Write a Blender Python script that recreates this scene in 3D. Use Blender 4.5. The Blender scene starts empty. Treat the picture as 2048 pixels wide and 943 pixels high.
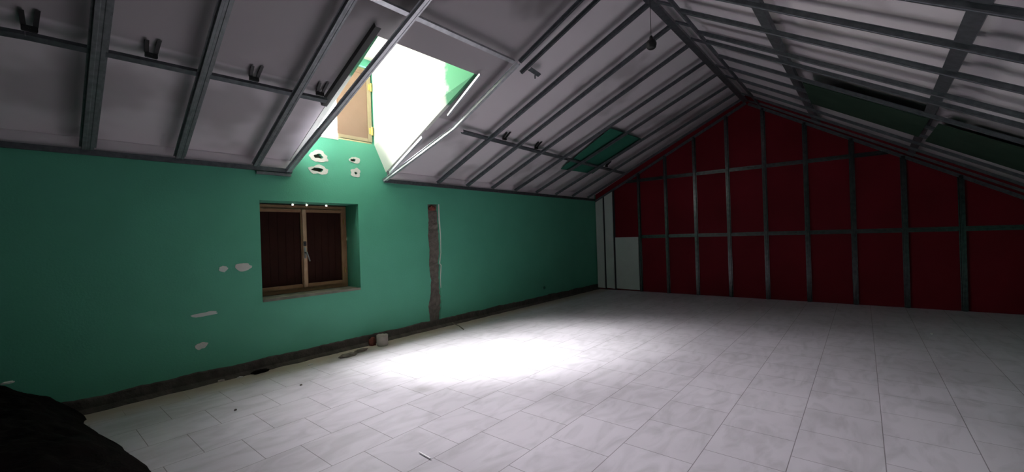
import bpy, bmesh, math, random
from mathutils import Vector, Matrix, noise
from mathutils.geometry import tessellate_polygon
random.seed(7)
C = bpy.context.scene.collection
S = bpy.context.scene

# ---------------------------------------------------------------- camera
H = 1.35                                   # eye height above the tiles
FPX = 841.8                                # focal length in pixels of the 2048 wide frame
YAW, ROLL = math.radians(39.8), math.radians(-1.86)
F = Vector((math.cos(YAW), math.sin(YAW), 0)); R = Vector((math.sin(YAW), -math.cos(YAW), 0)); U = Vector((0, 0, 1))
R3 = R * math.cos(ROLL) + U * math.sin(ROLL); U3 = U * math.cos(ROLL) - R * math.sin(ROLL)
CAM = Vector((0, 0, H))
cd = bpy.data.cameras.new('camera'); cam = bpy.data.objects.new('camera', cd); C.objects.link(cam)
cd.sensor_width = 36; cd.lens = FPX / 2048 * 36; cd.clip_start = .02; cd.clip_end = 200
cam.matrix_world = Matrix.Translation(CAM) @ Matrix((R3, U3, -F)).transposed().to_4x4()
S.camera = cam

# ---------------------------------------------------------------- sky, exposure
S.view_settings.view_transform = 'Standard'; S.view_settings.look = 'None'
S.view_settings.gamma = 1; S.view_settings.use_curve_mapping = False
S.view_settings.exposure = -0.06
w = bpy.data.worlds.new('overcast_sky'); S.world = w; w.use_nodes = True
nt = w.node_tree; bg = nt.nodes['Background']
tc = nt.nodes.new('ShaderNodeTexCoord'); sp = nt.nodes.new('ShaderNodeSeparateXYZ'); rmp = nt.nodes.new('ShaderNodeValToRGB')
nt.links.new(tc.outputs['Generated'], sp.inputs[0]); nt.links.new(sp.outputs['Z'], rmp.inputs[0]); nt.links.new(rmp.outputs[0], bg.inputs[0])
rmp.color_ramp.elements[0].position = 0.0; rmp.color_ramp.elements[0].color = (.30, .29, .27, 1)
rmp.color_ramp.elements[1].position = .04; rmp.color_ramp.elements[1].color = (.32, .32, .31, 1)
e = rmp.color_ramp.elements.new(.41); e.color = (.34, .34, .35, 1)
e = rmp.color_ramp.elements.new(.53); e.color = (1.12, 1.06, 1.14, 1)
e = rmp.color_ramp.elements.new(.95); e.color = (1.05, 1.0, 1.06, 1)
bg.inputs[1].default_value = 205.0
# the hazy sun: a wide bright patch of cloud
SUNDIR = Vector((-1.45, .88, 3.1)).normalized()
vd = nt.nodes.new('ShaderNodeVectorMath'); vd.operation = 'DOT_PRODUCT'; vd.inputs[1].default_value = SUNDIR
nt.links.new(tc.outputs['Generated'], vd.inputs[0])
mr = nt.nodes.new('ShaderNodeMapRange'); mr.interpolation_type = 'SMOOTHSTEP'
mr.inputs['From Min'].default_value = math.cos(math.radians(32)); mr.inputs['From Max'].default_value = math.cos(math.radians(14))
mr.inputs['To Min'].default_value = 0; mr.inputs['To Max'].default_value = 3.7
nt.links.new(vd.outputs['Value'], mr.inputs['Value'])
ma = nt.nodes.new('ShaderNodeVectorMath'); ma.operation = 'ADD'
nt.links.new(rmp.outputs[0], ma.inputs[0]); nt.links.new(mr.outputs[0], ma.inputs[1]); nt.links.new(ma.outputs[0], bg.inputs[0])
# sampling portal in the open half of the dormer window
pd = bpy.data.lights.new('daylight_portal', 'AREA'); po = bpy.data.objects.new('daylight_portal', pd); C.objects.link(po)
pd.shape = 'RECTANGLE'; pd.size = .56; pd.size_y = 1.04; pd.cycles.is_portal = True
po.location = (2.42, 5.09, 3.13); po.rotation_euler = (math.radians(-90), 0, 0)

# ---------------------------------------------------------------- room measures (metres)
D = 4.981          # green wall plane (Y)
XB = 9.1436        # front of the studs on the back wall (X)
XW = 9.20          # red boards behind the studs
X0 = -2.6          # wall behind the viewer
YR, ZR = 1.6705, 3.7754      # ridge
EZ = 2.1335        # eave
SL = (ZR - EZ) / (D - YR); SR = .6128
YW = -1.95         # low wall on the right
BO = .15           # boards sit this far above the channels
OX0, OX1, OY = 2.13, 3.335, 3.24   # opening of the dormer in the sloped ceiling
DZ = 3.74          # dormer ceiling
zl = lambda y, o=0: EZ + SL * (D - y) + o
zr = lambda y, o=0: ZR - SR * (YR - y) + o

def at(x, y, pl, off=0):
    d = F + R3 * ((x - 1024) / FPX) - U3 * ((y - 471.5) / FPX)
    n, c = {'w': (Vector((0, 1, 0)), D + off), 'b': (Vector((1, 0, 0)), XB + off), 'f': (Vector((0, 0, 1)), off),
            'x': (Vector((1, 0, 0)), off), 'L': (Vector((0, SL, 1)), ZR + SL * YR + off), 'R': (Vector((0, -SR, 1)), ZR - SR * YR + off),
            'y': (Vector((0, 1, 0)), off)}[pl]
    return CAM + d * ((c - n.dot(CAM)) / n.dot(d))

# ---------------------------------------------------------------- materials
def mat(name, col, rough=.7, metal=0., col2=None, scale=6., amount=.5, bump=0., bscale=40., detail=5., spec=.5):
    m = bpy.data.materials.new(name); m.use_nodes = True; n = m.node_tree; b = n.nodes['Principled BSDF']
    b.inputs['Roughness'].default_value = rough; b.inputs['Metallic'].default_value = metal
    b.inputs['Specular IOR Level'].default_value = spec
    t = n.nodes.new('ShaderNodeTexCoord')
    ns = n.nodes.new('ShaderNodeTexNoise'); ns.inputs['Scale'].default_value = scale; ns.inputs['Detail'].default_value = detail
    n.links.new(t.outputs['Object'], ns.inputs['Vector'])
    rp = n.nodes.new('ShaderNodeValToRGB'); rp.color_ramp.elements[0].position = .5 - amount / 2; rp.color_ramp.elements[1].position = .5 + amount / 2
    c2 = col2 or tuple(c * .8 for c in col)
    rp.color_ramp.elements[0].color = (*c2, 1); rp.color_ramp.elements[1].color = (*col, 1)
    n.links.new(ns.outputs['Fac'], rp.inputs[0]); n.links.new(rp.outputs[0], b.inputs['Base Color'])
    if bump:
        nb = n.nodes.new('ShaderNodeTexNoise'); nb.inputs['Scale'].default_value = bscale; nb.inputs['Detail'].default_value = 4
        n.links.new(t.outputs['Object'], nb.inputs['Vector'])
        bp = n.nodes.new('ShaderNodeBump'); bp.inputs['Strength'].default_value = bump; bp.inputs['Distance'].default_value = .01
        n.links.new(nb.outputs['Fac'], bp.inputs['Height']); n.links.new(bp.outputs[0], b.inputs['Normal'])
    return m
M = {
 'green': mat('green_wall_paint', (.105, .43, .29), .6, col2=(.085, .37, .245), scale=2.2, amount=.6, bump=.15, bscale=60),
 'board': mat('pale_ceiling_board', (.78, .74, .77), .8, col2=(.56, .53, .55), scale=1.1, amount=.5, bump=.1, bscale=12),
 'cheek': mat('dormer_cheek_paint', (.42, .70, .52), .6, col2=(.36, .64, .46), scale=3),
 'white': mat('white_plaster', (.74, .72, .68), .8, bump=.3),
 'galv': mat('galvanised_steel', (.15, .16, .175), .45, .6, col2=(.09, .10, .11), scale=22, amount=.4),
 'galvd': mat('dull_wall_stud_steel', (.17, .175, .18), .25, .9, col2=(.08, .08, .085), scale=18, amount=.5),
 'galvm': mat('mid_grey_steel', (.24, .25, .265), .45, .5, col2=(.16, .17, .18), scale=22, amount=.4),  # grey between the darker and the lightest steel
 'galvl': mat('lit_galvanised_steel', (.62, .63, .66), .35, .6, col2=(.48, .49, .52), scale=22, amount=.4),  # lighter steel copy: daylight caught by channels and angles, put into the colour
 'red': mat('red_wall_board', (.20, .012, .022), .6, col2=(.155, .010, .017), scale=1.5, bump=.05, spec=.08),
 'wpanel': mat('grey_white_wall_panel', (.70, .74, .70), .7, col2=(.60, .64, .60), scale=3),
 'gboard': mat('green_moisture_board', (.035, .185, .125), .7, col2=(.028, .15, .10), scale=3, spec=.2),
 'dgboard': mat('dark_green_board', (.035, .062, .042), .8, col2=(.02, .04, .028), scale=3, spec=.1),  # darker green than the left-slope board
 'cement': mat('bare_cement', (.20, .165, .145), .9, col2=(.11, .09, .078), scale=14, bump=.7, bscale=50),
 'dark': mat('dark_rubble', (.014, .010, .009), .95, col2=(.004, .0035, .0035), scale=12, bump=.9, bscale=30, spec=.05),
 'black': mat('black_plastic', (.012, .012, .012), .5),
 'darksteel': mat('dark_steel_angle', (.06, .06, .065), .5, .5),
 'wood': mat('pale_window_wood', (.36, .19, .10), .5, col2=(.24, .115, .055), scale=9, bump=.1),
 'lwood': mat('lit_window_wood', (.58, .38, .25), .5, col2=(.42, .25, .14), scale=9, bump=.1),  # paler copy of the window wood, light on the centre strip painted in
 'panel': mat('dark_brown_shutter', (.034, .010, .007), .7, col2=(.024, .008, .006), scale=5, spec=.1),
 'tan': mat('tan_shutter_leaf', (.27, .165, .115), .6, col2=(.23, .14, .095), scale=4),
 'cream': mat('cream_wood_rail', (.40, .32, .20), .5, col2=(.32, .25, .15), scale=6),
 'brass': mat('brass', (.75, .52, .18), .3, .9),
 'steel': mat('worn_steel_handle', (.5, .52, .5), .35, .8),
 'brick': mat('red_brick', (.22, .05, .035), .85, col2=(.10, .03, .022), scale=12, bump=.5),
 'greywhite': mat('pale_plaster_lump', (.55, .48, .45), .9, col2=(.38, .32, .29), scale=10, bump=.6),
 'bwhite': mat('clean_white_plastic', (.93, .93, .93), .4, col2=(.88, .88, .88)),
 'sill': mat('dusty_sill', (.26, .24, .20), .85, col2=(.12, .13, .10), scale=9, bump=.4),
 'base': mat('dark_torn_cement', (.105, .088, .076), .95, col2=(.045, .038, .033), scale=11, bump=.9, bscale=45),
 'screed': mat('bare_screed', (.05, .04, .034), .95, bump=.6),
}
gm = bpy.data.materials.new('window_glass'); gm.use_nodes = True; gb = gm.node_tree.nodes['Principled BSDF']
gb.inputs['Transmission Weight'].default_value = 1; gb.inputs['Roughness'].default_value = .03; gb.inputs['IOR'].default_value = 1.45
gb.inputs['Base Color'].default_value = (.9, .9, .9, 1); M['glass'] = gm

def floor_mat():
    m = bpy.data.materials.new('pale_marbled_floor_tiles'); m.use_nodes = True; n = m.node_tree; b = n.nodes['Principled BSDF']
    def nd(t, **k):
        q = n.nodes.new('ShaderNode' + t)
        for a, v in k.items(): setattr(q, a, v)
        return q
    L = n.links.new
    t = nd('TexCoord'); mp = nd('Mapping'); mp.inputs['Location'].default_value = (-1.655 + .4267*20, -2.066 + .4267 * 20, 0)
    L(t.outputs['Object'], mp.inputs[0])
    br = nd('TexBrick'); br.offset = .5; br.offset_frequency = 2; br.squash = 1
    br.inputs['Scale'].default_value = 1; br.inputs['Brick Width'].default_value = .4267; br.inputs['Row Height'].default_value = .4267
    br.inputs['Mortar Size'].default_value = .0026; br.inputs['Mortar Smooth'].default_value = .3
    br.inputs['Color1'].default_value = (1, 1, 1, 1); br.inputs['Color2'].default_value = (.955, .955, .95, 1); br.inputs['Mortar'].default_value = (.42, .40, .40, 1)
    L(mp.outputs[0], br.inputs['Vector'])
    # broken veins inside each tile
    wv = nd('TexNoise'); wv.inputs['Scale'].default_value = 2.4; wv.inputs['Detail'].default_value = 9; wv.inputs['Distortion'].default_value = 1.6
    st = nd('Mapping'); st.inputs['Scale'].default_value = (1.0, 2.6, 1); st.inputs['Rotation'].default_value = (0, 0, .5); L(t.outputs['Object'], st.inputs[0]); L(st.outputs[0], wv.inputs['Vector'])
    vr = nd('ValToRGB'); vr.color_ramp.elements[0].position = .30; vr.color_ramp.elements[0].color = (.57, .545, .58, 1)
    vr.color_ramp.elements[1].position = .56; vr.color_ramp.elements[1].color = (.69, .655, .705, 1); L(wv.outputs['Fac'], vr.inputs[0])
    # dirt: large blotches and grey smudge on one tile
    dn = nd('TexNoise'); dn.inputs['Scale'].default_value = .9; dn.inputs['Detail'].default_value = 6; L(t.outputs['Object'], dn.inputs['Vector'])
    dr = nd('ValToRGB'); dr.color_ramp.elements[0].position = .35; dr.color_ramp.elements[0].color = (.86, .86, .86, 1); dr.color_ramp.elements[1].position = .6; L(dn.outputs['Fac'], dr.inputs[0])
    p = at(842, 777, 'f')
    vm = nd('VectorMath', operation='DISTANCE'); vm.inputs[1].default_value = p; L(t.outputs['Object'], vm.inputs[0])
    sr = nd('ValToRGB'); sr.color_ramp.elements[0].position = .01; sr.color_ramp.elements[0].color = (.68, .68, .66, 1); sr.color_ramp.elements[1].position = .13; L(vm.outputs['Value'], sr.inputs[0])
    # tan band along the green wall: the sill's shadow painted into the tiles
    sx = nd('SeparateXYZ'); L(t.outputs['Object'], sx.inputs[0])
    en = nd('TexNoise'); en.inputs['Scale'].default_value = 5; en.inputs['Detail'].default_value = 6; L(t.outputs['Object'], en.inputs['Vector'])
    ad = nd('Math', operation='MULTIPLY_ADD'); ad.inputs[1].default_value = .25; L(en.outputs['Fac'], ad.inputs[0]); L(sx.outputs['Y'], ad.inputs[2])
    cr = nd('MapRange'); cr.inputs['From Min'].default_value = 4.66; cr.inputs['From Max'].default_value = 4.95; L(ad.outputs[0], cr.inputs['Value'])
    def mul(a, c):
        q = nd('Mix', data_type='RGBA', blend_type='MULTIPLY'); q.inputs[0].default_value = 1; L(a, q.inputs[6]); L(c, q.inputs[7]); return q.outputs[2]
    col = mul(mul(mul(br.outputs['Color'], vr.outputs[0]), dr.outputs[0]), sr.outputs[0])
    q = nd('Mix', data_type='RGBA', blend_type='MIX'); L(cr.outputs[0], q.inputs[0]); L(col, q.inputs[6]); q.inputs[7].default_value = (.46, .38, .31, 1)
    L(q.outputs[2], b.inputs['Base Color'])
    b.inputs['Roughness'].default_value = .42; b.inputs['Specular IOR Level'].default_value = .15
    bp = nd('Bump'); bp.inputs['Strength'].default_value = .25; bp.inputs['Distance'].default_value = .004; bp.invert = True
    L(br.outputs['Fac'], bp.inputs['Height']); L(bp.outputs[0], b.inputs['Normal'])
    return m
M['floor'] = floor_mat()
def two_tone(name, dark, light, build):
    m = bpy.data.materials.new(name); m.use_nodes = True; n = m.node_tree; b = n.nodes['Principled BSDF']; b.inputs['Roughness'].default_value = .8
    t = n.nodes.new('ShaderNodeTexCoord'); mx = n.nodes.new('ShaderNodeMix'); mx.data_type = 'RGBA'
    mx.inputs[6].default_value = (*dark, 1); mx.inputs[7].default_value = (*light, 1)
    n.links.new(build(n, t), mx.inputs[0]); n.links.new(mx.outputs[2], b.inputs['Base Color']); return m
def nmath(n, op, *a):
    q = n.nodes.new('ShaderNodeMath'); q.operation = op
    for i, v in enumerate(a):
        if isinstance(v, (int, float)): q.inputs[i].default_value = v
        else: n.links.new(v, q.inputs[i])
    return q.outputs[0]
def nnoise(n, t, sc, det=4):
    q = n.nodes.new('ShaderNodeTexNoise'); q.inputs['Scale'].default_value = sc; q.inputs['Detail'].default_value = det; n.links.new(t.outputs['Object'], q.inputs['Vector']); return q.outputs['Fac']
def nramp(n, v, a, b):
    q = n.nodes.new('ShaderNodeMapRange'); q.inputs['From Min'].default_value = a; q.inputs['From Max'].default_value = b; q.interpolation_type = 'SMOOTHSTEP'; n.links.new(v, q.inputs['Value']); return q.outputs[0]
# cheek: green at its room end, white over the rest
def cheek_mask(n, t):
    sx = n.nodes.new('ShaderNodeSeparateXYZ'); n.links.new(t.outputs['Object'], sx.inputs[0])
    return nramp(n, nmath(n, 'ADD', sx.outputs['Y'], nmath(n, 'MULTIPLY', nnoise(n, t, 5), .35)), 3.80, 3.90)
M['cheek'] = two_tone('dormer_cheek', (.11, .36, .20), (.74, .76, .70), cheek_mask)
# boards: whitish, greyer ones above the skylight, sooty patches
def board_mask(n, t):
    sx = n.nodes.new('ShaderNodeSeparateXYZ'); n.links.new(t.outputs['Object'], sx.inputs[0])
    zone = nmath(n, 'MULTIPLY', nmath(n, 'MULTIPLY', nramp(n, sx.outputs['Y'], 3.93, 3.90), nramp(n, sx.outputs['X'], 3.74, 3.72)), nramp(n, sx.outputs['Y'], 1.6, 1.7))
    soot = nramp(n, nnoise(n, t, 1.0, 3), .53, .68)
    return nmath(n, 'SUBTRACT', nmath(n, 'SUBTRACT', 1.0, nmath(n, 'MULTIPLY', zone, .45)), nmath(n, 'MULTIPLY', soot, .40))
M['board'] = two_tone('ceiling_board', (.13, .115, .12), (.68, .62, .655), board_mask)

# ---------------------------------------------------------------- helpers
def obj(name, bm, m, parent=None, smooth=False):
    me = bpy.data.meshes.new(name); bmesh.ops.recalc_face_normals(bm, faces=bm.faces[:]); bm.to_mesh(me); bm.free()
    for k in (m if isinstance(m, (list, tuple)) else [m]): me.materials.append(M[k])
    if smooth:
        for p in me.polygons: p.use_smooth = True
    o = bpy.data.objects.new(name, me); C.objects.link(o)
    if parent: o.parent = parent; o.matrix_parent_inverse = parent.matrix_world.inverted()
    return o
def tag(o, label, cat, group=None, kind=None):
    o['label'] = label; o['category'] = cat
    if group: o['group'] = group
    if kind: o['kind'] = kind
    return o
def struct(name, bm, m, parent=None, label=None):
    o = obj(name, bm, m, parent)
    if not parent: o['kind'] = 'structure'
    if label: o['label'] = label
    return o
def thing(name, label, cat, loc, group=None, kind=None):
    o = bpy.data.objects.new(name, None); C.objects.link(o); o.location = loc; bpy.context.view_layer.update()
    if kind: o['kind'] = kind
    o['label'] = label
    if cat: o['category'] = cat
    if group: o['group'] = group
    return o
def bx(bm, x0, x1, y0, y1, z0, z1, bev=0):
    vs = [bm.verts.new((x, y, z)) for x in (x0, x1) for y in (y0, y1) for z in (z0, z1)]
    fs = [bm.faces.new([vs[i] for i in f]) for f in ((0, 1, 3, 2), (4, 6, 7, 5), (0, 4, 5, 1), (2, 3, 7, 6), (0, 2, 6, 4), (1, 5, 7, 3))]
    if bev:
        es = list({e for f in fs for e in f.edges}); bmesh.ops.bevel(bm, geom=es, offset=bev, segments=2, affect='EDGES')
    return vs
def plate(loops, f, t):
    """polygon with holes; f(u,v)->Vector, t offset vector for thickness"""
    bm = bmesh.new(); pts = [p for l in loops for p in l]
    tris = tessellate_polygon([[Vector((p[0], p[1], 0)) for p in l] for l in loops])
    A = [bm.verts.new(f(*p)) for p in pts]; B = [bm.verts.new(f(*p) + t) for p in pts]
    for a, b, c in tris:
        try: bm.faces.new((A[a], A[b], A[c])); bm.faces.new((B[c], B[b], B[a]))
        except ValueError: pass
    k = 0
    for l in loops:
        n = len(l)
        for i in range(n):
            j = (i + 1) % n; bm.faces.new((A[k + i], A[k + j], B[k + j], B[k + i]))
        k += n
    return bm
def rect(a, b, c, d): return [(a, c), (b, c), (b, d), (a, d)]
def sweep(bm, prof, p0, p1, side, up, t=0):
    """prof: open polyline of (s,u) made into a sheet t thick, swept from p0 to p1"""
    side = side.normalized(); up = up.normalized()
    pr = list(prof)
    if t:
        out = []
        n = len(pr)
        for i, (s, u) in enumerate(pr):
            a = pr[max(i - 1, 0)]; b = pr[min(i + 1, n - 1)]
            dx, dy = b[0] - a[0], b[1] - a[1]; l = math.hypot(dx, dy); out.append((s - dy / l * t, u + dx / l * t))
        pr = pr + out[::-1]
    A = [bm.verts.new(p0 + side * s + up * u) for s, u in pr]; B = [bm.verts.new(p1 + side * s + up * u) for s, u in pr]
    n = len(pr)
    for i in range(n):
        j = (i + 1) % n; bm.faces.new((A[i], A[j], B[j], B[i]))
    m = n // 2
    for V in (A, B):
        for i in range(m - 1): bm.faces.new((V[i], V[i + 1], V[n - 2 - i], V[n - 1 - i]))
def hat(bm, p0, p1, up, w=.05, d=.028, lip=.014, t=.002):
    side = (p1 - p0).cross(up)
    # pressed groove down the middle of the web, flanges and lips
    pr = [(-w / 2 - lip, d), (-w / 2, d), (-w / 2 + .002, 0), (-w * .18, 0), (-w * .12, .003), (w * .12, .003), (w * .18, 0), (w / 2 - .002, 0), (w / 2, d), (w / 2 + lip, d)]
    sweep(bm, pr, p0, p1, side, up, t)
def uch(bm, p0, p1, up, w=.05, d=.03, t=.002):
    side = (p1 - p0).cross(up)
    sweep(bm, [(-w / 2, d), (-w / 2, 0), (w / 2, 0), (w / 2, d)], p0, p1, side, up, t)
def cyl(bm, p0, p1, r0, r1=None, n=12, cap=True):
    r1 = r0 if r1 is None else r1
    d = (p1 - p0).normalized(); a = d.orthogonal().normalized(); b = d.cross(a)
    A = [bm.verts.new(p0 + (a * math.cos(2 * math.pi * i / n) + b * math.sin(2 * math.pi * i / n)) * r0) for i in range(n)]
    B = [bm.verts.new(p1 + (a * math.cos(2 * math.pi * i / n) + b * math.sin(2 * math.pi * i / n)) * r1) for i in range(n)]
    for i in range(n): bm.faces.new((A[i], A[(i + 1) % n], B[(i + 1) % n], B[i]))
    if cap: bm.faces.new(A[::-1]); bm.faces.new(B)
def lump(bm, c, sx, sy, sz, seed, sub=3, amp=.35, fr=2.2):
    r = bmesh.ops.create_icosphere(bm, subdivisions=sub, radius=1)
    for v in r['verts']:
        k = 1 + amp * noise.noise(v.co * fr + Vector((seed * 3.1, seed, 0))) + amp * .4 * noise.noise(v.co * fr * 3 + Vector((seed, 0, 1)))
        q = v.co * k; v.co = Vector((c[0] + q.x * sx, c[1] + q.y * sy, max(c[2] + q.z * sz, c[2] - sz * .55)))
def blob(cx, cy, a, b, n=26, j=.25, seed=0, rot=0):
    o = []
    for i in range(n):
        t = 2 * math.pi * i / n; k = 1 + j * noise.noise(Vector((math.cos(t) * 1.7 + seed, math.sin(t) * 1.7, seed * 1.3))) * 1.6 + j * .5 * random.uniform(-.5, .5)
        x, y = a * k * math.cos(t), b * k * math.sin(t)
        o.append((cx + x * math.cos(rot) - y * math.sin(rot), cy + x * math.sin(rot) + y * math.cos(rot)))
    return o
NL = Vector((0, SL, 1)).normalized(); NR = Vector((0, -SR, 1)).normalized()

# ---------------------------------------------------------------- floor
TX = []          # ragged edge of the tiles, where the paving has been broken away
for y, x in ((5.2, .33), (4.6, .335), (4.28, .365), (3.98, .41), (3.77, .445), (3.37, .495), (2.6, .56), (1.6, .5), (.4, .55), (-2.1, .5)):
    TX.append((x, y))
edge = []
for (xa, ya), (xb, yb) in zip(TX[:-1], TX[1:]):
    n = max(2, int(abs(yb - ya) / .035))
    for i in range(n):
        t = i / n; y = ya + (yb - ya) * t
        edge.append((xa + (xb - xa) * t + .035 * noise.noise(Vector((y * 7, 1, 0))) + .02 * noise.noise(Vector((y * 25, 3, 0))), y))
edge.append(TX[-1])
struct('floor', plate([edge + [(XW + .1, -2.1), (XW + .1, 5.2)]], lambda u, v: Vector((u, v, 0)), Vector((0, 0, -.02))), 'floor')
bm = bmesh.new(); bx(bm, X0 - .1, XW + .1, -2.1, 5.4, -.25, -.021); struct('floor.001', bm, 'screed')

# ---------------------------------------------------------------- green wall with its openings and the chase
WX0, WX1, WZ0, WZ1 = 1.75, 2.905, .745, 1.825       # lower window
VX0, VX1, VZ0, VZ1 = 2.155, 3.165, 2.625, 3.64      # dormer window
TH = .34
chL = [(855, 408), (857, 440), (856, 470), (859, 500), (858, 530), (862, 560), (861, 590), (857, 612), (860, 640), (861, 650)]
chR = [(880, 650), (882, 625), (884, 600), (881, 575), (880, 555), (881, 530), (878, 526), (881, 505), (880, 470), (877, 440), (876, 408)]
chase = [(at(x, y, 'w').x, at(x, y, 'w').z) for x, y in chL + chR]
cj = []
for i in range(len(chase)):
    a, b = chase[i], chase[(i + 1) % len(chase)]
    for k in range(6):
        t = k / 6; jx = .010 * noise.noise(Vector((i * 3.3 + t * 6, 0, 0))) if abs(b[1] - a[1]) > .03 else 0
        cj.append((a[0] + (b[0] - a[0]) * t + jx + random.uniform(-.003, .003), a[1] + (b[1] - a[1]) * t + random.uniform(-.004, .004) * (jx != 0)))
holes = []
HP = [(637, 312, .055, .028), (635, 339, .062, .024), (706, 320, .038, .018), (711, 346, .022, .014)]
for i, (x, y, a, b) in enumerate(HP):
    p = at(x, y, 'w'); holes.append(blob(p.x, p.z, a, b, 14, .3, i + 2))
p = at(1089, 575, 'w'); holes.append(blob(p.x, p.z, .045, .03, 12, .2, 9))
outer = [(X0, -.2), (XW + .1, -.2), (XW + .1, 2.42), (OX1 + .03, 2.42), (OX0 - .03, 2.42), (X0, 2.42)]
up = [(OX0 - .03, 2.42), (OX1 + .03, 2.42), (OX1 + .03, DZ + .1), (OX0 - .03, DZ + .1)]
struct('wall_left.001', plate([up, rect(VX0, VX1, VZ0, VZ1)], lambda u, v: Vector((u, D, v)), Vector((0, .10, 0))), 'green', label='thin green wall round the dormer window')
struct('wall_left', plate([outer, rect(WX0, WX1, WZ0, WZ1), cj] + holes, lambda u, v: Vector((u, D, v)), Vector((0, TH, 0))), 'green',
       label='green painted wall with two windows and a vertical chase')
# rough cement at the back of the chase
bm = bmesh.new(); nx, nz = 10, 90; xa, xb, za, zb = 3.94, 4.27, 0, 1.92
G = [[bm.verts.new((xa + (xb - xa) * i / nx, D + .035 + .018 * noise.noise(Vector((i * .8, j * .35, 0))) + .008 * noise.noise(Vector((i * 2., j * 1.1, 4))), za + (zb - za) * j / nz)) for j in range(nz + 1)] for i in range(nx + 1)]
for i in range(nx):
    for j in range(nz): bm.faces.new((G[i][j], G[i + 1][j], G[i + 1][j + 1], G[i][j + 1]))
bx(bm, xa, xb, D + .07, D + TH - .01, za, zb)
struct('trim_1', bm, 'cement', label='rough grey cement inside the vertical chase')
bm = bmesh.new()
for i, h in enumerate(holes):
    cx = sum(q[0] for q in h) / len(h); cz = sum(q[1] for q in h) / len(h); bx(bm, cx - .12, cx + .12, D + .05, D + .09, cz - .08, cz + .08)
struct('trim_2', bm, 'cement', label='dark cement inside the emptied socket holes')
# brick seen at the top of the chase, pale plaster lips along its edges
p = at(866, 417, 'w'); bm = bmesh.new(); lump(bm, (p.x - .005, D + .02, p.z), .07, .03, .05, 3, amp=.2)
tag(obj('brick_fragment', bm, 'brick'), 'red brick end showing at the top of the vertical chase in the green wall', 'brick')
lip = [(at(x, y, 'w').x + .001, at(x, y, 'w').z) for x, y in chR if y < 580]
wd_ = [.004, .010, .016, .014, .007, .014, .020, .016, .012, .012]
lo = lip + [(a[0] + wd_[i_ % 10] + .004 * random.random(), a[1]) for i_, a in reversed(list(enumerate(lip)))]
bm = plate([lo], lambda u, v: Vector((u, D - .005, v)), Vector((0, .008, 0)))
tag(obj('plaster_edge', bm, 'white'), 'broken pale plaster edge down the right side of the vertical chase', 'plaster')
# cement base strip where the skirting has been torn off
bm = bmesh.new(); n = 420; rows = []
for i in range(n + 1):
    x = X0 + (XW - X0) * i / n
    hgt = .125 + .018 * noise.noise(Vector((x * 3, 0, 0))) + .008 * noise.noise(Vector((x * 17, 2, 0)))
    fo = .035 + .022 * noise.noise(Vector((x * 5, 9, 0))) + .010 * noise.noise(Vector((x * 23, 5, 0)))
    rows.append([bm.verts.new(q) for q in ((x, D - .001, hgt), (x, D - .010 - .004 * noise.noise(Vector((x * 30, 1, 1))), hgt - .012), (x, D - .012 - .006 * noise.noise(Vector((x * 22, 4, 1))), .035), (x, D - .018 - max(fo, .006), .004), (x, D - .018 - max(fo, .006), -.004), (x, D + .01, -.004))])
for a, b in zip(rows[:-1], rows[1:]):
    for k in range(5): bm.faces.new((a[k], a[k + 1], b[k + 1], b[k]))
struct('baseboard_left', bm, 'base', label='strip of bare cement where the skirting was torn off')

# filler plaster patches
def patch(x, y, a, b, seed, label, hole=None, rot=0, m='white', grp=None):
    p = at(x, y, 'w'); lp = [blob(p.x, p.z, a, b, 30, .22, seed, rot)]
    if hole: lp.append(hole)
    bm = plate(lp, lambda u, v: Vector((u, D - .005, v)), Vector((0, .007, 0)))
    tag(obj('plaster_patch', bm, m), label, 'plaster patch', grp)
patch(637, 312, .115, .070, 1, 'white plaster patch round an emptied socket hole, upper left of four below the dormer window', holes[0], grp='plaster patches on the green wall')
patch(637, 339, .115, .055, 2, 'white plaster patch round an emptied socket hole, lower left of four below the dormer window', holes[1], grp='plaster patches on the green wall')
patch(709, 320, .070, .040, 3, 'small white plaster patch, upper right of four below the dormer window', holes[2], grp='plaster patches on the green wall')
patch(711, 345, .070, .058, 4, 'small star-shaped white plaster patch, lower right of four below the dormer window', holes[3], grp='plaster patches on the green wall')
patch(485, 534, .078, .038, 5, 'oblong pale plaster patch on green wall just left of the shuttered window', grp='plaster patches on the green wall')
patch(446, 538, .040, .030, 6, 'small faint plaster dab left of the oblong patch beside the shuttered window', m='wpanel', grp='plaster patches on the green wall')
patch(409, 628, .105, .020, 7, 'long thin pale plaster smear low on the green wall', rot=.05, m='wpanel', grp='plaster patches on the green wall')
patch(402, 691, .050, .034, 8, 'round pale plaster patch lowest on the green wall', rot=.4, grp='plaster patches on the green wall')

# ---------------------------------------------------------------- other walls
gab = [(YW - .15, -.2), (5.3, -.2), (5.3, zl(5.3, BO + .02)), (D, zl(D, BO + .02)), (YR, ZR + BO + .02), (YW - .15, zr(YW - .15, BO + .02))]
struct('wall_back', plate([gab], lambda u, v: Vector((XW, u, v)), Vector((.15, 0, 0))), 'red', label='dark red boarded gable wall')
struct('wall_front', plate([gab], lambda u, v: Vector((X0, u, v)), Vector((-.15, 0, 0))), 'green')
bm = bmesh.new(); bx(bm, X0 - .1, XW + .1, YW - .15, YW, -.2, zr(YW, BO) + .1); struct('wall_right', bm, 'green')

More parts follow.
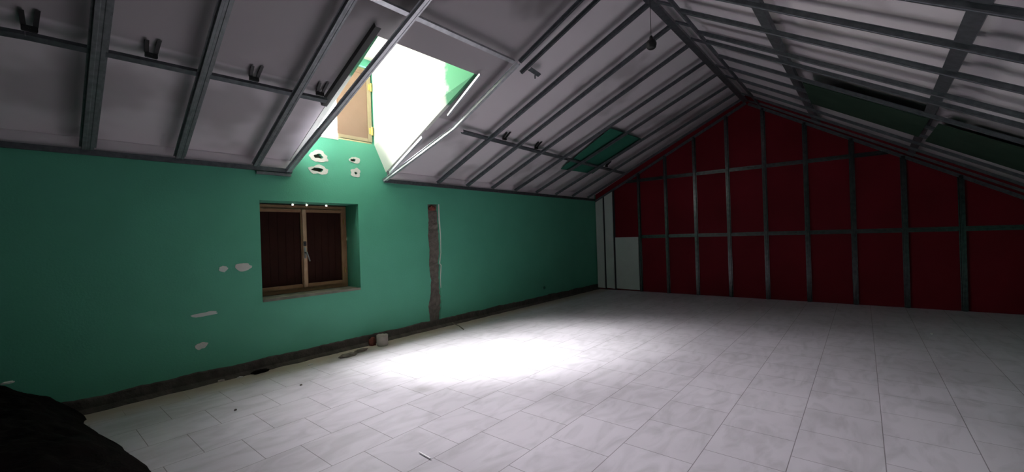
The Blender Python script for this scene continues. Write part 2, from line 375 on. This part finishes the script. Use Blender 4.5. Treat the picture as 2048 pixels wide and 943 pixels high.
# ---------------------------------------------------------------- sloped ceiling boards with the dormer opening
OL = [(X0 - .1, YR), (XW + .1, YR), (XW + .1, D + .1), (OX1, D + .1), (OX1, OY), (OX0, OY), (OX0, D + .1), (X0 - .1, D + .1)]
bm = plate([OL], lambda u, v: Vector((u, v, zl(v, BO))), Vector((0, 0, .035)))
b2 = plate([[(X0 - .1, YW - .12), (XW + .1, YW - .12), (XW + .1, YR), (X0 - .1, YR)]], lambda u, v: Vector((u, v, zr(v, BO))), Vector((0, 0, .035)))
me2 = bpy.data.meshes.new('t'); b2.to_mesh(me2); b2.free(); bm.from_mesh(me2)
bx(bm, X0 - .1, XW + .1, YR - .02, YR + .02, ZR + BO, ZR + BO + .06)
struct('ceiling', bm, 'board', label='pale boards lining both slopes of the roof')
# dormer shell
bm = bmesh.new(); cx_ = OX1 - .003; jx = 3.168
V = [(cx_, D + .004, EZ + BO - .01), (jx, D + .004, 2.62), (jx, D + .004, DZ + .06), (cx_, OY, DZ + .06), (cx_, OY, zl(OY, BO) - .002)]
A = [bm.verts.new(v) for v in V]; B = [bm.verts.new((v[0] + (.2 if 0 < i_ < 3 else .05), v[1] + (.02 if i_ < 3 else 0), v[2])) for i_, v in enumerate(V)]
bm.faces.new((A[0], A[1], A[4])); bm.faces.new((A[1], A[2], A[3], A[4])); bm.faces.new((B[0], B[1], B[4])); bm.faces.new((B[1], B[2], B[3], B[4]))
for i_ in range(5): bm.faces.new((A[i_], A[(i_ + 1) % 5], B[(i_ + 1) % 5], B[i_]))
struct('wall_dormer_right', bm, 'cheek', label='splayed cheek of the dormer, white with green at its room end')
ck = [(D + .002, EZ + BO - .01), (D + .002, DZ + .06), (OY, DZ + .06), (OY, zl(OY, BO) - .002)]
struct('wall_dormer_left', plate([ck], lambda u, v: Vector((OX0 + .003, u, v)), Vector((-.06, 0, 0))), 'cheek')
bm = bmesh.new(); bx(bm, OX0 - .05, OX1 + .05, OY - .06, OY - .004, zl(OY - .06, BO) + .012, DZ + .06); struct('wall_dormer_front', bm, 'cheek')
bm = bmesh.new(); bx(bm, OX0 - .05, OX1 + .05, OY - .05, D + .1, DZ, DZ + .06); struct('ceiling.001', bm, 'white')

# ---------------------------------------------------------------- lower window (closed, dark shutters)
w1 = thing('window_1', 'closed two-leaf wooden window with dark brown shutters in the green wall', None, (2.33, D, WZ0), kind='structure')
FY = D + .295
bm = bmesh.new()
fz0, fz1, fx0, fx1 = WZ0 + .012, WZ1 - .018, WX0 + .012, WX1 - .012
bx(bm, fx0, fx0 + .05, FY, FY + .07, fz0, fz1); bx(bm, fx1 - .05, fx1, FY, FY + .07, fz0, fz1)
bx(bm, fx0 + .05, fx1 - .05, FY, FY + .07, fz0, fz0 + .05); bx(bm, fx0 + .05, fx1 - .05, FY, FY + .07, fz1 - .05, fz1)
obj('window_frame', bm, 'wood', w1)
mid = (fx0 + fx1) / 2 + .005
for k, (a, b) in enumerate(((fx0 + .045, mid), (mid, fx1 - .045))):
    z0, z1 = fz0 + .045, fz1 - .045; y0 = FY - .018
    bm = bmesh.new(); sw = .036
    bx(bm, a, a + sw, y0, y0 + .045, z0, z1, .003); bx(bm, b - sw, b, y0, y0 + .045, z0, z1, .003)
    bx(bm, a + sw, b - sw, y0, y0 + .045, z0, z0 + .046, .003); bx(bm, a + sw, b - sw, y0, y0 + .045, z1 - .040, z1, .003)
    lf = obj('window_leaf', bm, 'wood', w1)
    bm = bmesh.new(); bx(bm, a + sw, b - sw, y0 + .022, y0 + .036, z0 + .046, z1 - .040)
    for i in range(5): xc = a + sw + (b - a - 2 * sw) * (i + .5) / 5; bx(bm, xc - .034, xc + .034, y0 + .019, y0 + .022, z0 + .047, z1 - .041, .0012)
    obj('leaf_panel', bm, 'panel', lf)['label'] = 'dark brown closed panel'
bm = bmesh.new(); bx(bm, mid - .022, mid + .022, FY - .034, FY - .018, fz0 + .05, fz1 - .05, .004); obj('cover_strip', bm, 'lwood', w1)
bm = bmesh.new(); hz = at(608, 505, 'y', FY - .03).z
bx(bm, mid - .013, mid + .013, FY - .040, FY - .034, hz - .07, hz + .07, .003); cyl(bm, Vector((mid, FY - .034, hz)), Vector((mid, FY - .075, hz)), .009)
cyl(bm, Vector((mid, FY - .072, hz + .01)), Vector((mid + .035, FY - .078, hz - .105)), .010, .007)
obj('window_handle', bm, 'steel', w1)['label'] = 'worn metal lever handle, hanging down'
bm = bmesh.new(); hz = at(604, 487, 'y', FY - .03).z; bx(bm, mid - .018, mid + .018, FY - .038, FY - .034, hz - .028, hz + .028, .003); cyl(bm, Vector((mid, FY - .038, hz)), Vector((mid, FY - .05, hz)), .007); obj('latch', bm, 'darksteel', w1)
for z in (fz0 + .22, fz1 - .2):
    bm = bmesh.new(); cyl(bm, Vector((fx1 - .047, FY - .026, z - .035)), Vector((fx1 - .047, FY - .026, z + .035)), .008); obj('hinge', bm, 'brass', w1)
# mortar bed above the frame, with little gaps that let daylight through
bm = bmesh.new(); xs = [at(x, y, 'y', FY + .03).x for x, y in ((585, 405), (613, 406), (652, 408))]
cur = WX0
for x in xs: bx(bm, cur, x - .010, FY + .02, FY + .05, fz1, WZ1); cur = x + .012
bx(bm, cur, WX1, FY + .02, FY + .05, fz1, WZ1)
bx(bm, WX0, fx0, FY + .02, FY + .05, WZ0, WZ1); bx(bm, WX0, WX1, FY + .02, FY + .05, WZ0, fz0)
zz = at(692, 478, 'y', FY + .03).z; bx(bm, fx1, WX1, FY + .02, FY + .05, WZ0, zz - .008); bx(bm, fx1, WX1, FY + .02, FY + .05, zz + .008, WZ1)
obj('mortar_bed', bm, 'cement', w1)
bm = bmesh.new(); bx(bm, WX0 + .002, WX1 - .002, D - .005, FY + .02, WZ0 - .022, WZ0 + .006, .002)
obj('window_sill', bm, 'sill', w1)

# ---------------------------------------------------------------- dormer window: right leaf shut, left half open to the sky
w2 = thing('window_2', 'dormer window, its tan right leaf shut and its left half open to the sky', None, (2.66, D, VZ0), kind='structure')
bm = bmesh.new(); y0 = D + .05
bx(bm, VX1 - .035, VX1, y0, y0 + .06, VZ0, VZ1); bx(bm, VX0, VX0 + .035, y0, y0 + .06, VZ0, VZ1); bx(bm, VX0 + .035, VX1 - .035, y0, y0 + .06, VZ1 - .04, VZ1)
bx(bm, VX0 + .035, VX1 - .035, y0, y0 + .06, VZ0, VZ0 + .03)
obj('window_frame', bm, 'cream', w2)
la, lb = 2.665, VX1 - .02
bm = bmesh.new(); yl = D + .012
bx(bm, la, lb, yl + .006, yl + .026, VZ0 + .03, VZ1 - .05)
bx(bm, lb - .062, lb, yl, yl + .034, VZ0 + .025, VZ1 - .045, .003); bx(bm, la, lb - .062, yl, yl + .034, VZ0 + .025, VZ0 + .075, .003); bx(bm, la, lb - .062, yl, yl + .034, VZ1 - .1, VZ1 - .045, .003)
lf = obj('shutter_leaf', bm, 'tan', w2)
bm = bmesh.new(); bx(bm, lb - .060, lb - .002, yl - .006, yl, VZ0 + .03, VZ1 - .05, .002); bx(bm, la, lb - .062, yl - .006, yl, VZ0 + .028, VZ0 + .072, .002); obj('leaf_rail', bm, 'cream', lf)
for z in (2.80, 3.38):
    bm = bmesh.new(); cyl(bm, Vector((lb - .005, yl - .016, z - .05)), Vector((lb - .005, yl - .016, z + .05)), .012)
    bx(bm, lb - .045, lb, yl - .010, yl - .004, z - .04, z + .04, .001)
    for dz in (-.05, 0, .05): cyl(bm, Vector((lb - .005, yl - .016, z + dz - .004)), Vector((lb - .005, yl - .016, z + dz + .004)), .0145)
    obj('hinge', bm, 'brass', w2)
# white sill under the open half
bm = bmesh.new(); bx(bm, VX0, la, D - .004, D + .10, VZ0 - .012, VZ0 + .004)
obj('window_sill', bm, 'white', w2)

# ---------------------------------------------------------------- ceiling channels, left slope
ORD = ['first', 'second', 'third', 'fourth', 'fifth', 'sixth', 'seventh', 'eighth', 'ninth', 'tenth', 'eleventh', 'twelfth']
GL = 'ceiling channels running down the left slope'
def pL(x, y, o=0): return Vector((x, y, zl(y, o)))
def pR(x, y, o=0): return Vector((x, y, zr(y, o)))
def chan(name, pts, up, lab, cat, grp, w=.05, d=.028, m='galv', prof=hat):
    bm = bmesh.new()
    for a, b in zip(pts[:-1], pts[1:]): prof(bm, a, b, up, w, d)
    return tag(obj(name, bm, m), lab, cat, grp)
near = [((-2.05, 4.93), (-2.1, 1.7), .06), ((-1.4, 4.93), (-1.45, 1.7), .06), ((-.75, 4.93), (-.8, 1.7), .06), ((-.15, 4.93), (-.2, 1.7), .06),
        ((.445, 4.90), (.36, 1.7), .075), ((1.055, 4.90), (.92, 1.7), .065), ((1.705, 4.90), (1.71, 1.7), .06), ((2.05, 4.95), (2.31, 1.7), .055)]
labs = [None, None, None, None, 'dim ceiling channel nearest the left edge of the photo', 'left-slope ceiling channel midway between the left edge and the skylight opening',
        'left-slope ceiling channel just left of the one crossing the skylight opening', 'ceiling channel crossing the left side of the bright skylight opening']
for (a, b, wd), lb_ in zip(near, labs):
    if lb_ is None: continue
    # this low end of the crossing channel stops at the short eave track
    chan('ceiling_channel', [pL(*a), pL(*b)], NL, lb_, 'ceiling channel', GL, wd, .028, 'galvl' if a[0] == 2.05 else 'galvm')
far = [((4.19, 4.90), (4.45, 1.70)), ((4.80, 4.90), (5.11, 1.70)), ((5.40, 4.90), (5.80, 1.70)), ((6.03, 4.90), (6.54, 1.70)),
       ((6.68, 4.90), (7.19, 1.70)), ((7.36, 4.90), (7.90, 1.70)), ((8.02, 4.90), (8.45, 1.70)), ((8.70, 4.90), (8.92, 1.70))]
for i, (a, b) in enumerate(far):
    chan('ceiling_channel', [pL(*a), pL(*b)], NL, 'left-slope ceiling channel, %s to the right of the bright bent one edging the skylight' % ORD[i], 'ceiling channel', GL, .055)
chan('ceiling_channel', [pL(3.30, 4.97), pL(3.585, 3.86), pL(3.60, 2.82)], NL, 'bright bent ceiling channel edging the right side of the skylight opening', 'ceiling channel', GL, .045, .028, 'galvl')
chan('ceiling_channel', [pL(3.60, 2.80), pL(3.62, 1.70)], NL, 'narrow ceiling channel above the skylight, left one of a close pair', 'ceiling channel', GL, .03)
chan('ceiling_channel', [pL(3.745, 2.90), pL(3.80, 1.70)], NL, 'narrow ceiling channel above the skylight, right one of a close pair', 'ceiling channel', GL, .03)
# primary rails, parallel with the ridge, above the channels
RU = .03
GP = 'primary rails parallel with the ridge'
def rail(pts, up, lab, w=.045, d=.03, m='galv', grp=GP): return chan('primary_rail', pts, up, lab, 'ceiling rail', grp, w, d, m, uch)
rail([pL(-1.2, 4.06, RU), pL(.10, 3.95, RU), pL(1.99, 3.915, RU)], NL, 'dark primary rail on the left slope, ending at the left edge of the skylight')
rail([pL(3.77, 3.91, RU), pL(5.3, 3.95, RU), pL(8.9, 4.02, RU)], NL, 'primary rail on the left slope, right of the skylight and over the green board', .05)
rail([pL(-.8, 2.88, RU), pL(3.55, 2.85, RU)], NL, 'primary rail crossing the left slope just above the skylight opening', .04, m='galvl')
# hanger straps from the boards to the rails
def hanger(x, y, lab, k_=1.0):
    z0 = zl(y, RU + .028) + .042; yt = y - .085; z1 = zl(yt, BO) - .006
    t = thing('hanger_strap', lab, 'ceiling hanger', (x, y, z0), 'hanger straps on the left slope')
    bm = bmesh.new(); bx(bm, x - .036 * k_, x + .036 * k_, y - .014, y + .014, z0 - .022, z0 + .012, .003); cyl(bm, Vector((x, y - .02, z0 - .006)), Vector((x, y + .02, z0 - .006)), .006)
    obj('clip', bm, 'black', t)
    for k in (-1, 1):
        bm = bmesh.new(); h = z1 - (k < 0) * .014; xx = x + k * .026 * k_; vs = bx(bm, xx - .012 * k_, xx + .012 * k_, y - .012, y + .012, z0 + .013, h)
        for v in vs:
            if v.co.z > z0 + .02: v.co.y -= .085 * (h - z0) / (z1 - z0); v.co.x += k * .008
        obj('prong', bm, 'black', t)
hanger(.118, 3.955, 'dark hanger strap on the left-slope rail, nearest the left edge of the photo')
hanger(.70, 3.94, 'dark forked hanger strap, second from the left edge on the left-slope rail')
hanger(1.37, 3.93, 'dark forked hanger strap, third from the left edge on the left-slope rail')
hanger(1.93, 3.92, 'dark hanger strap at the rail end beside the left edge of the skylight')
hanger(4.62, 3.93, 'hanger strap on the rail, first right of the skylight')
hanger(5.42, 3.955, 'hanger strap on the rail, between the skylight and the green board')
hanger(7.9, 4.0, 'hanger strap on the rail at the right end of the green board')
bm = bmesh.new(); a = pL(3.84, 2.86, .05); b = pL(4.06, 2.88, .05); uch(bm, a, b, NL, .045, .02); cyl(bm, b + Vector((-.05, .03, 0)), b + Vector((-.05, .03, -.04)), .008)
tag(obj('bracket_offcut', bm, 'galv'), 'short loose steel bracket on the boards, upper right of the skylight', 'bracket')
# dark angles left hanging along the opening
def bar(pa, pb, w_, lab, m, name='steel_angle'):
    bm = bmesh.new(); sd = (pb - pa).cross(NL); sweep(bm, [(-w_ / 2, w_ * .8), (-w_ / 2, 0), (w_ / 2, 0)], pa, pb, sd, NL, .002)
    return tag(obj(name, bm, m), lab, 'steel angle', 'steel angles along the skylight opening')
bar(at(757, 55, 'L', .085), at(648, 212, 'L', .085), .055, 'dark steel angle along the left edge of the skylight opening', 'black')
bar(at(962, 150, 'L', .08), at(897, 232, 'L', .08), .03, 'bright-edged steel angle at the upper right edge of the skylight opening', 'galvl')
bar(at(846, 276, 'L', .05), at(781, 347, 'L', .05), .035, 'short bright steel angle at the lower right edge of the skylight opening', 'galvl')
bm = bmesh.new(); a = at(778, 352, 'w', -.02); uch(bm, a + Vector((0, 0, -.06)), a + Vector((-.02, 0, .17)), Vector((0, 1, 0)), .03, .015)
tag(obj('stud_offcut', bm, 'galvl'), 'short upright steel offcut in the lower right corner of the skylight opening', 'steel offcut')
# eave tracks
def track(pts, lab, up=Vector((0, 1, 0)), w_=.05, d=.03, m='galv', cat='perimeter track'):
    bm = bmesh.new()
    for a, b in zip(pts[:-1], pts[1:]): uch(bm, a, b, up, w_, d)
    return tag(obj('perimeter_track', bm, m), lab, cat, 'tracks fixed along the walls')
track([Vector((-2.5, D - .032, 2.165)), Vector((2.09, D - .032, 2.165))], 'eave track along the green wall, left of the skylight', w_=.045)
track([Vector((3.29, D - .032, 2.155)), Vector((9.12, D - .032, 2.155))], 'long eave track along the green wall, right of the skylight', w_=.05)

bm = bmesh.new(); uch(bm, Vector((1.72, D - .034, 2.118)), Vector((2.075, D - .034, 2.118)), Vector((0, 1, 0)), .03, .03)
tag(obj('track_offcut', bm, 'galvm'), 'short piece of track fixed under the skylight end of the left eave track', 'track')
bm = bmesh.new(); bx(bm, X0 + .02, OX0 - .04, D - .012, D - .001, EZ + .03, EZ + BO + .002); struct('trim_3', bm, 'board', label='pale board strip above the left eave track')
bm = bmesh.new(); bx(bm, OX1 + .03, XB - .02, D - .012, D - .001, EZ + .03, EZ + BO + .002); struct('trim_4', bm, 'board', label='pale board strip above the long eave track')

# ridge rails
rail([Vector((X0 + .1, YR, ZR)), Vector((XW - .06, YR, ZR))], U, 'dark wide rail along the ridge', .085, .035)
rail([pR(X0 + .1, 1.40, RU - .02), pR(XW - .06, 1.44, RU - .02)], NR, 'narrow rail on the right slope close to the ridge', .035)
for i in range(9):
    x = 4.45 + i * .58
    if i in (3, 6): continue
    bm = bmesh.new(); uch(bm, Vector((x, YR - .06, ZR - .01)), pR(x + .03, 1.46, .035), U, .05, .02)
    tag(obj('ridge_cleat', bm, 'galv'), 'short cleat bridging the ridge rails, %s counting from the nearest' % ORD[[0, 1, 2, 0, 3, 4, 0, 5, 6][i]], 'cleat', 'cleats along the ridge')
# right slope
GR = 'ceiling channels running down the right slope'
RX = [(-.45, 0), (.18, 0), (.8, 0), (1.45, 0), (2.05, 0), (2.68, 0), (3.28, 0), (3.90, .02), (4.50, 0), (5.14, 0), (5.45, 0), (6.02, 0), (6.6, 0), (7.2, 0), (7.8, 0), (8.35, 0), (8.85, 0)]
k = 0
for x, dx in RX:
    if x < 2.4: continue
    chan('ceiling_channel', [pR(x + .02, 1.40), pR(x, YW + .02)], NR, 'right-slope ceiling channel, %s counting from the nearest in view' % ORD[k] if k < 12 else 'right-slope ceiling channel, farthest %s the red wall' % ('but one from' if k == 12 else 'one, nearest'), 'ceiling channel', GR, .06); k += 1
rail([pR(1.0, .66, RU), pR(XW - .06, .57, RU)], NR, 'primary rail high on the right slope', .10, .035)
rail([pR(1.0, -.46, RU), pR(XW - .06, -.60, RU)], NR, 'primary rail low on the right slope', .09, .035)
# green boards
def gboard(cs, up, lab, t=.012, m='gboard'):
    bm = bmesh.new(); A = [bm.verts.new(c) for c in cs]; B = [bm.verts.new(c + up * t) for c in cs]
    bm.faces.new(A); bm.faces.new(B[::-1])
    for i in range(4): bm.faces.new((A[i], A[(i + 1) % 4], B[(i + 1) % 4], B[i]))
    return tag(obj('green_board', bm, m), lab, 'board', 'green moisture boards on the slopes')
o_ = .075
gboard([at(1222, 257, 'L', o_), at(1283, 278, 'L', o_), at(1185, 347, 'L', o_), at(1122, 338, 'L', o_)], NL, 'green board laid behind the channels of the left slope')
gboard([pR(6.05, .50, -.018), pR(7.15, .50, -.018), pR(7.15, -.55, -.018), pR(6.05, -.55, -.018)], NR, 'dark green board on the right slope between the two primary rails', m='dgboard')
gboard([pR(6.15, -.62, -.018), pR(7.30, -.62, -.018), pR(7.30, -1.8, -.018), pR(6.15, -1.8, -.018)], NR, 'dark green board on the right slope below the low primary rail', m='dgboard')

# ---------------------------------------------------------------- metal framing on the red gable wall
UPX = Vector((1, 0, 0))
sx = [2.60 + .632 * 2 - .632 * i for i in range(12)]
sx = [at(x, 468, 'b').y for x in (1333, 1392, 1458, 1532, 1615, 1708, 1811, 1926)]
sx = [at(1279, 471, 'b').y] + sx + [sx[-1] - .64]
def ztop(y): return (zl(y) if y > YR else zr(y)) - .01
for i, y in enumerate(sx):
    chan('wall_stud', [Vector((XB, y, .002)), Vector((XB, y, ztop(y)))], UPX, 'vertical steel stud on the red wall, %s from the pale panels' % ORD[i], 'wall stud', 'vertical studs on the red wall', .048, .03, 'galvd')
for z, nm, y1 in ((1.24, 'lower', 3.9), (2.516, 'upper', zl(0) * 0 + D - (2.516 - EZ) / SL)):
    y0 = YW if zr(YW) > z else YR - (ZR - z) / SR
    chan('wall_rail', [Vector((XB + .028, y1 - .02, z)), Vector((XB + .028, y0 + .02, z))], UPX, '%s horizontal steel rail across the red wall' % nm, 'wall rail', 'horizontal rails on the red wall', .045, .024, 'galvd')
track([Vector((XB + .02, D - .03, EZ + .0)), Vector((XB + .02, YR, ZR - .01))], 'track up the left half of the red gable', UPX, .05, .03)
track([Vector((XB + .02, YR - .04, ZR - .035)), Vector((XB + .02, YW + .02, zr(YW) - .01))], 'track down the right half of the red gable', UPX, .05, .03)
# pale panels in the corner
def wpanel(y0, y1, z0, top, lab):
    z = (lambda y: zl(y) - .045) if top is None else (lambda y: top)
    bm = plate([[(y0, z0), (y1, z0 + .01), (y1, z(y1)), (y0, z(y0))]], lambda u, v: Vector((XB + .012, u, v)), Vector((.02, 0, 0)))
    tag(obj('wall_panel', bm, 'wpanel'), lab, 'panel', 'pale panels against the red wall')
wpanel(4.775, 4.965, .03, None, 'narrow pale panel in the corner next to the green wall')
wpanel(4.525, 4.73, .03, None, 'narrow pale panel, second from the green wall')
wpanel(3.915, 4.475, .03, 1.235, 'wide low pale panel beside the red wall studs')
chan('wall_stud', [Vector((XB + .02, 4.752, .002)), Vector((XB + .02, 4.752, ztop(4.75)))], UPX, 'dark thin strip in the gap between the two narrow pale panels', 'wall stud', None, .02, .02, 'darksteel')  # dark strip filling the gap between the pale panels
chan('wall_stud', [Vector((XB + .02, 4.50, .002)), Vector((XB + .02, 4.50, ztop(4.50)))], UPX, 'dark thin strip in the gap between the narrow panels and the wide low panel', 'wall stud', None, .02, .02, 'darksteel')  # dark strip filling the next gap

# ---------------------------------------------------------------- hanging lamp holder
pt = Vector((4.357, YR, ZR)); pb = at(1297, 88, 'y', YR)
t = thing('pendant_lamp', 'black lamp holder hanging on a thin wire from the ridge', 'lamp', (pb.x, YR, ZR))
bm = bmesh.new(); cyl(bm, Vector((pb.x, YR - .03, ZR)), Vector((pb.x, YR - .03, pb.z + .06)), .003, n=6); obj('wire', bm, 'black', t)
bm = bmesh.new(); prof = [(0.0, .075), (.012, .075), (.018, .06), (.020, .04), (.040, .025), (.052, 0), (.052, -.02), (.044, -.05), (.030, -.062), (0, -.062)]
vs = []
for r_, z in prof: vs.append([bm.verts.new((pb.x + r_ * math.cos(2 * math.pi * i / 16), YR - .03 + r_ * math.sin(2 * math.pi * i / 16), pb.z + z)) for i in range(16)])
for a, b in zip(vs[:-1], vs[1:]):
    for i in range(16): bm.faces.new((a[i], a[(i + 1) % 16], b[(i + 1) % 16], b[i]))
bmesh.ops.remove_doubles(bm, verts=bm.verts[:], dist=1e-5); obj('lamp_holder', bm, 'black', t, True)

# ---------------------------------------------------------------- rubble heap in the near left corner
bm = bmesh.new(); nx, ny = 110, 190; y0_, y1_ = -.6, D - .02
def ex(y):
    for (xa, ya), (xb, yb) in zip(TX[:-1], TX[1:]):
        if yb <= y <= ya: return xa + (xb - xa) * (ya - y) / (ya - yb)
    return .5
G = []
for i in range(nx + 1):
    row = []
    for j in range(ny + 1):
        y = y0_ + (y1_ - y0_) * j / ny; e_ = ex(y) + .03 + .035 * noise.noise(Vector((y * 7, 1, 0))) + .02 * noise.noise(Vector((y * 25, 3, 0)))
        u = i / nx; x = e_ - u * 2.2
        h = .46 * (1 - math.exp(-u * 2.2 / .30)) * min(1, max(0, (y - y0_) / 3.8)) ** 1.5
        h += (.035 * noise.noise(Vector((x * 6, y * 6, 0))) + .022 * noise.noise(Vector((x * 17, y * 17, 2)))) * min(1, u * 10)
        row.append(bm.verts.new((x, y, max(h, 0) + .004 if i else -.02)))
    G.append(row)
for i in range(nx):
    for j in range(ny): bm.faces.new((G[i][j], G[i + 1][j], G[i + 1][j + 1], G[i][j + 1]))
tag(obj('rubble_heap', bm, 'dark', None, True), 'near-black heap of fine rubble in the lower left corner beside the tiles', 'rubble', kind='stuff')

# ---------------------------------------------------------------- bits lying on the floor
p = at(765, 690, 'f'); bm = bmesh.new(); prof = [(.0, .002), (.066, .002), (.072, .03), (.070, .09), (.074, .135), (.058, .135), (.052, .06), (0, .05)]; vs = []
for r_, z in prof: vs.append([bm.verts.new((p.x + r_ * (1 + .12 * noise.noise(Vector((i, z * 20, 0)))) * math.cos(2 * math.pi * i / 20), p.y + r_ * math.sin(2 * math.pi * i / 20), z + (.010 * noise.noise(Vector((i * .7, 3, 0))) if z > .1 else 0))) for i in range(20)])
for a, b in zip(vs[:-1], vs[1:]):
    for i in range(20): bm.faces.new((a[i], a[(i + 1) % 20], b[(i + 1) % 20], b[i]))
bmesh.ops.remove_doubles(bm, verts=bm.verts[:], dist=1e-5); tag(obj('plaster_pot', bm, 'greywhite', None, True), 'pale rough pot with a dark hollow top against the green wall base', 'pot')
def piece(x, y, sx_, sy_, sz_, m, name, lab, cat, seed, grp=None, wall=False):
    p = at(x, y, 'f'); bm = bmesh.new(); lump(bm, (p.x, min(p.y, D - .03 - sy_), sz_ * .55), sx_, sy_, sz_, seed)
    tag(obj(name, bm, m), lab, cat, grp)
piece(745, 690, .045, .04, .07, 'brick', 'brick_fragment', 'brown brick fragment touching the left side of the pale pot', 'brick', 1)
piece(696, 712, .11, .05, .022, 'cement', 'rubble_lump', 'flat dark rubble lump at the wall base left of the pot', 'rubble', 2, 'lumps along the wall base')
piece(722, 702, .09, .04, .02, 'cement', 'rubble_lump', 'small dark rubble lump between the pot and the flat lump', 'rubble', 5, 'lumps along the wall base')
piece(521, 745, .085, .03, .022, 'dark', 'rubble_lump', 'blackish lump at the wall base below the left edge of the window', 'rubble', 3, 'lumps along the wall base')
GC = 'plaster chips on the floor'
piece(621, 729, .028, .014, .010, 'white', 'plaster_chip', 'white chip near the wall base, below the shuttered window', 'chip', 4, GC)
piece(480, 755, .030, .014, .010, 'white', 'plaster_chip', 'white chip near the wall base, left of the shuttered window', 'chip', 6, GC)
piece(439, 760, .030, .018, .012, 'greywhite', 'plaster_chip', 'dull grey chip at the wall base, leftmost on the tiles', 'chip', 7, GC)
piece(602, 770, .012, .010, .008, 'cement', 'grit_crumb', 'dark crumb on the tiles nearest the green wall', 'crumb', 8, 'crumbs on the tiles')
piece(471, 820, .010, .010, .008, 'cement', 'grit_crumb', 'dark crumb on the tiles left of the floor centre', 'crumb', 9, 'crumbs on the tiles')
piece(1864, 668, .022, .014, .012, 'white', 'plaster_chip', 'tiny white chip far off on the right side of the floor', 'chip', 10, GC)
p = at(15, 765, 'y', 4.4); bm = bmesh.new(); lump(bm, (p.x, 4.4, p.z + .0), .03, .02, .010, 11)
tag(obj('plaster_chip', bm, 'white'), 'pale chip lying on the dark rubble heap', 'chip', GC)
a = at(838, 903, 'f', .008); b = at(861, 916, 'f', .008); bm = bmesh.new(); cyl(bm, a, b, .0042, n=8)
tag(obj('white_stick', bm, 'bwhite'), 'thin white stick lying on the tiles in the foreground', 'stick')
bm = bmesh.new(); pts = [at(893, 641, 'f', .05), at(905, 645, 'f', .025), at(918, 651, 'f', .012), at(927, 658, 'f', .010)]
for a, b in zip(pts[:-1], pts[1:]): cyl(bm, a, b, .008, n=8)
tag(obj('cable_end', bm, 'cement'), 'dark bent cable end on the floor below the vertical chase', 'cable')
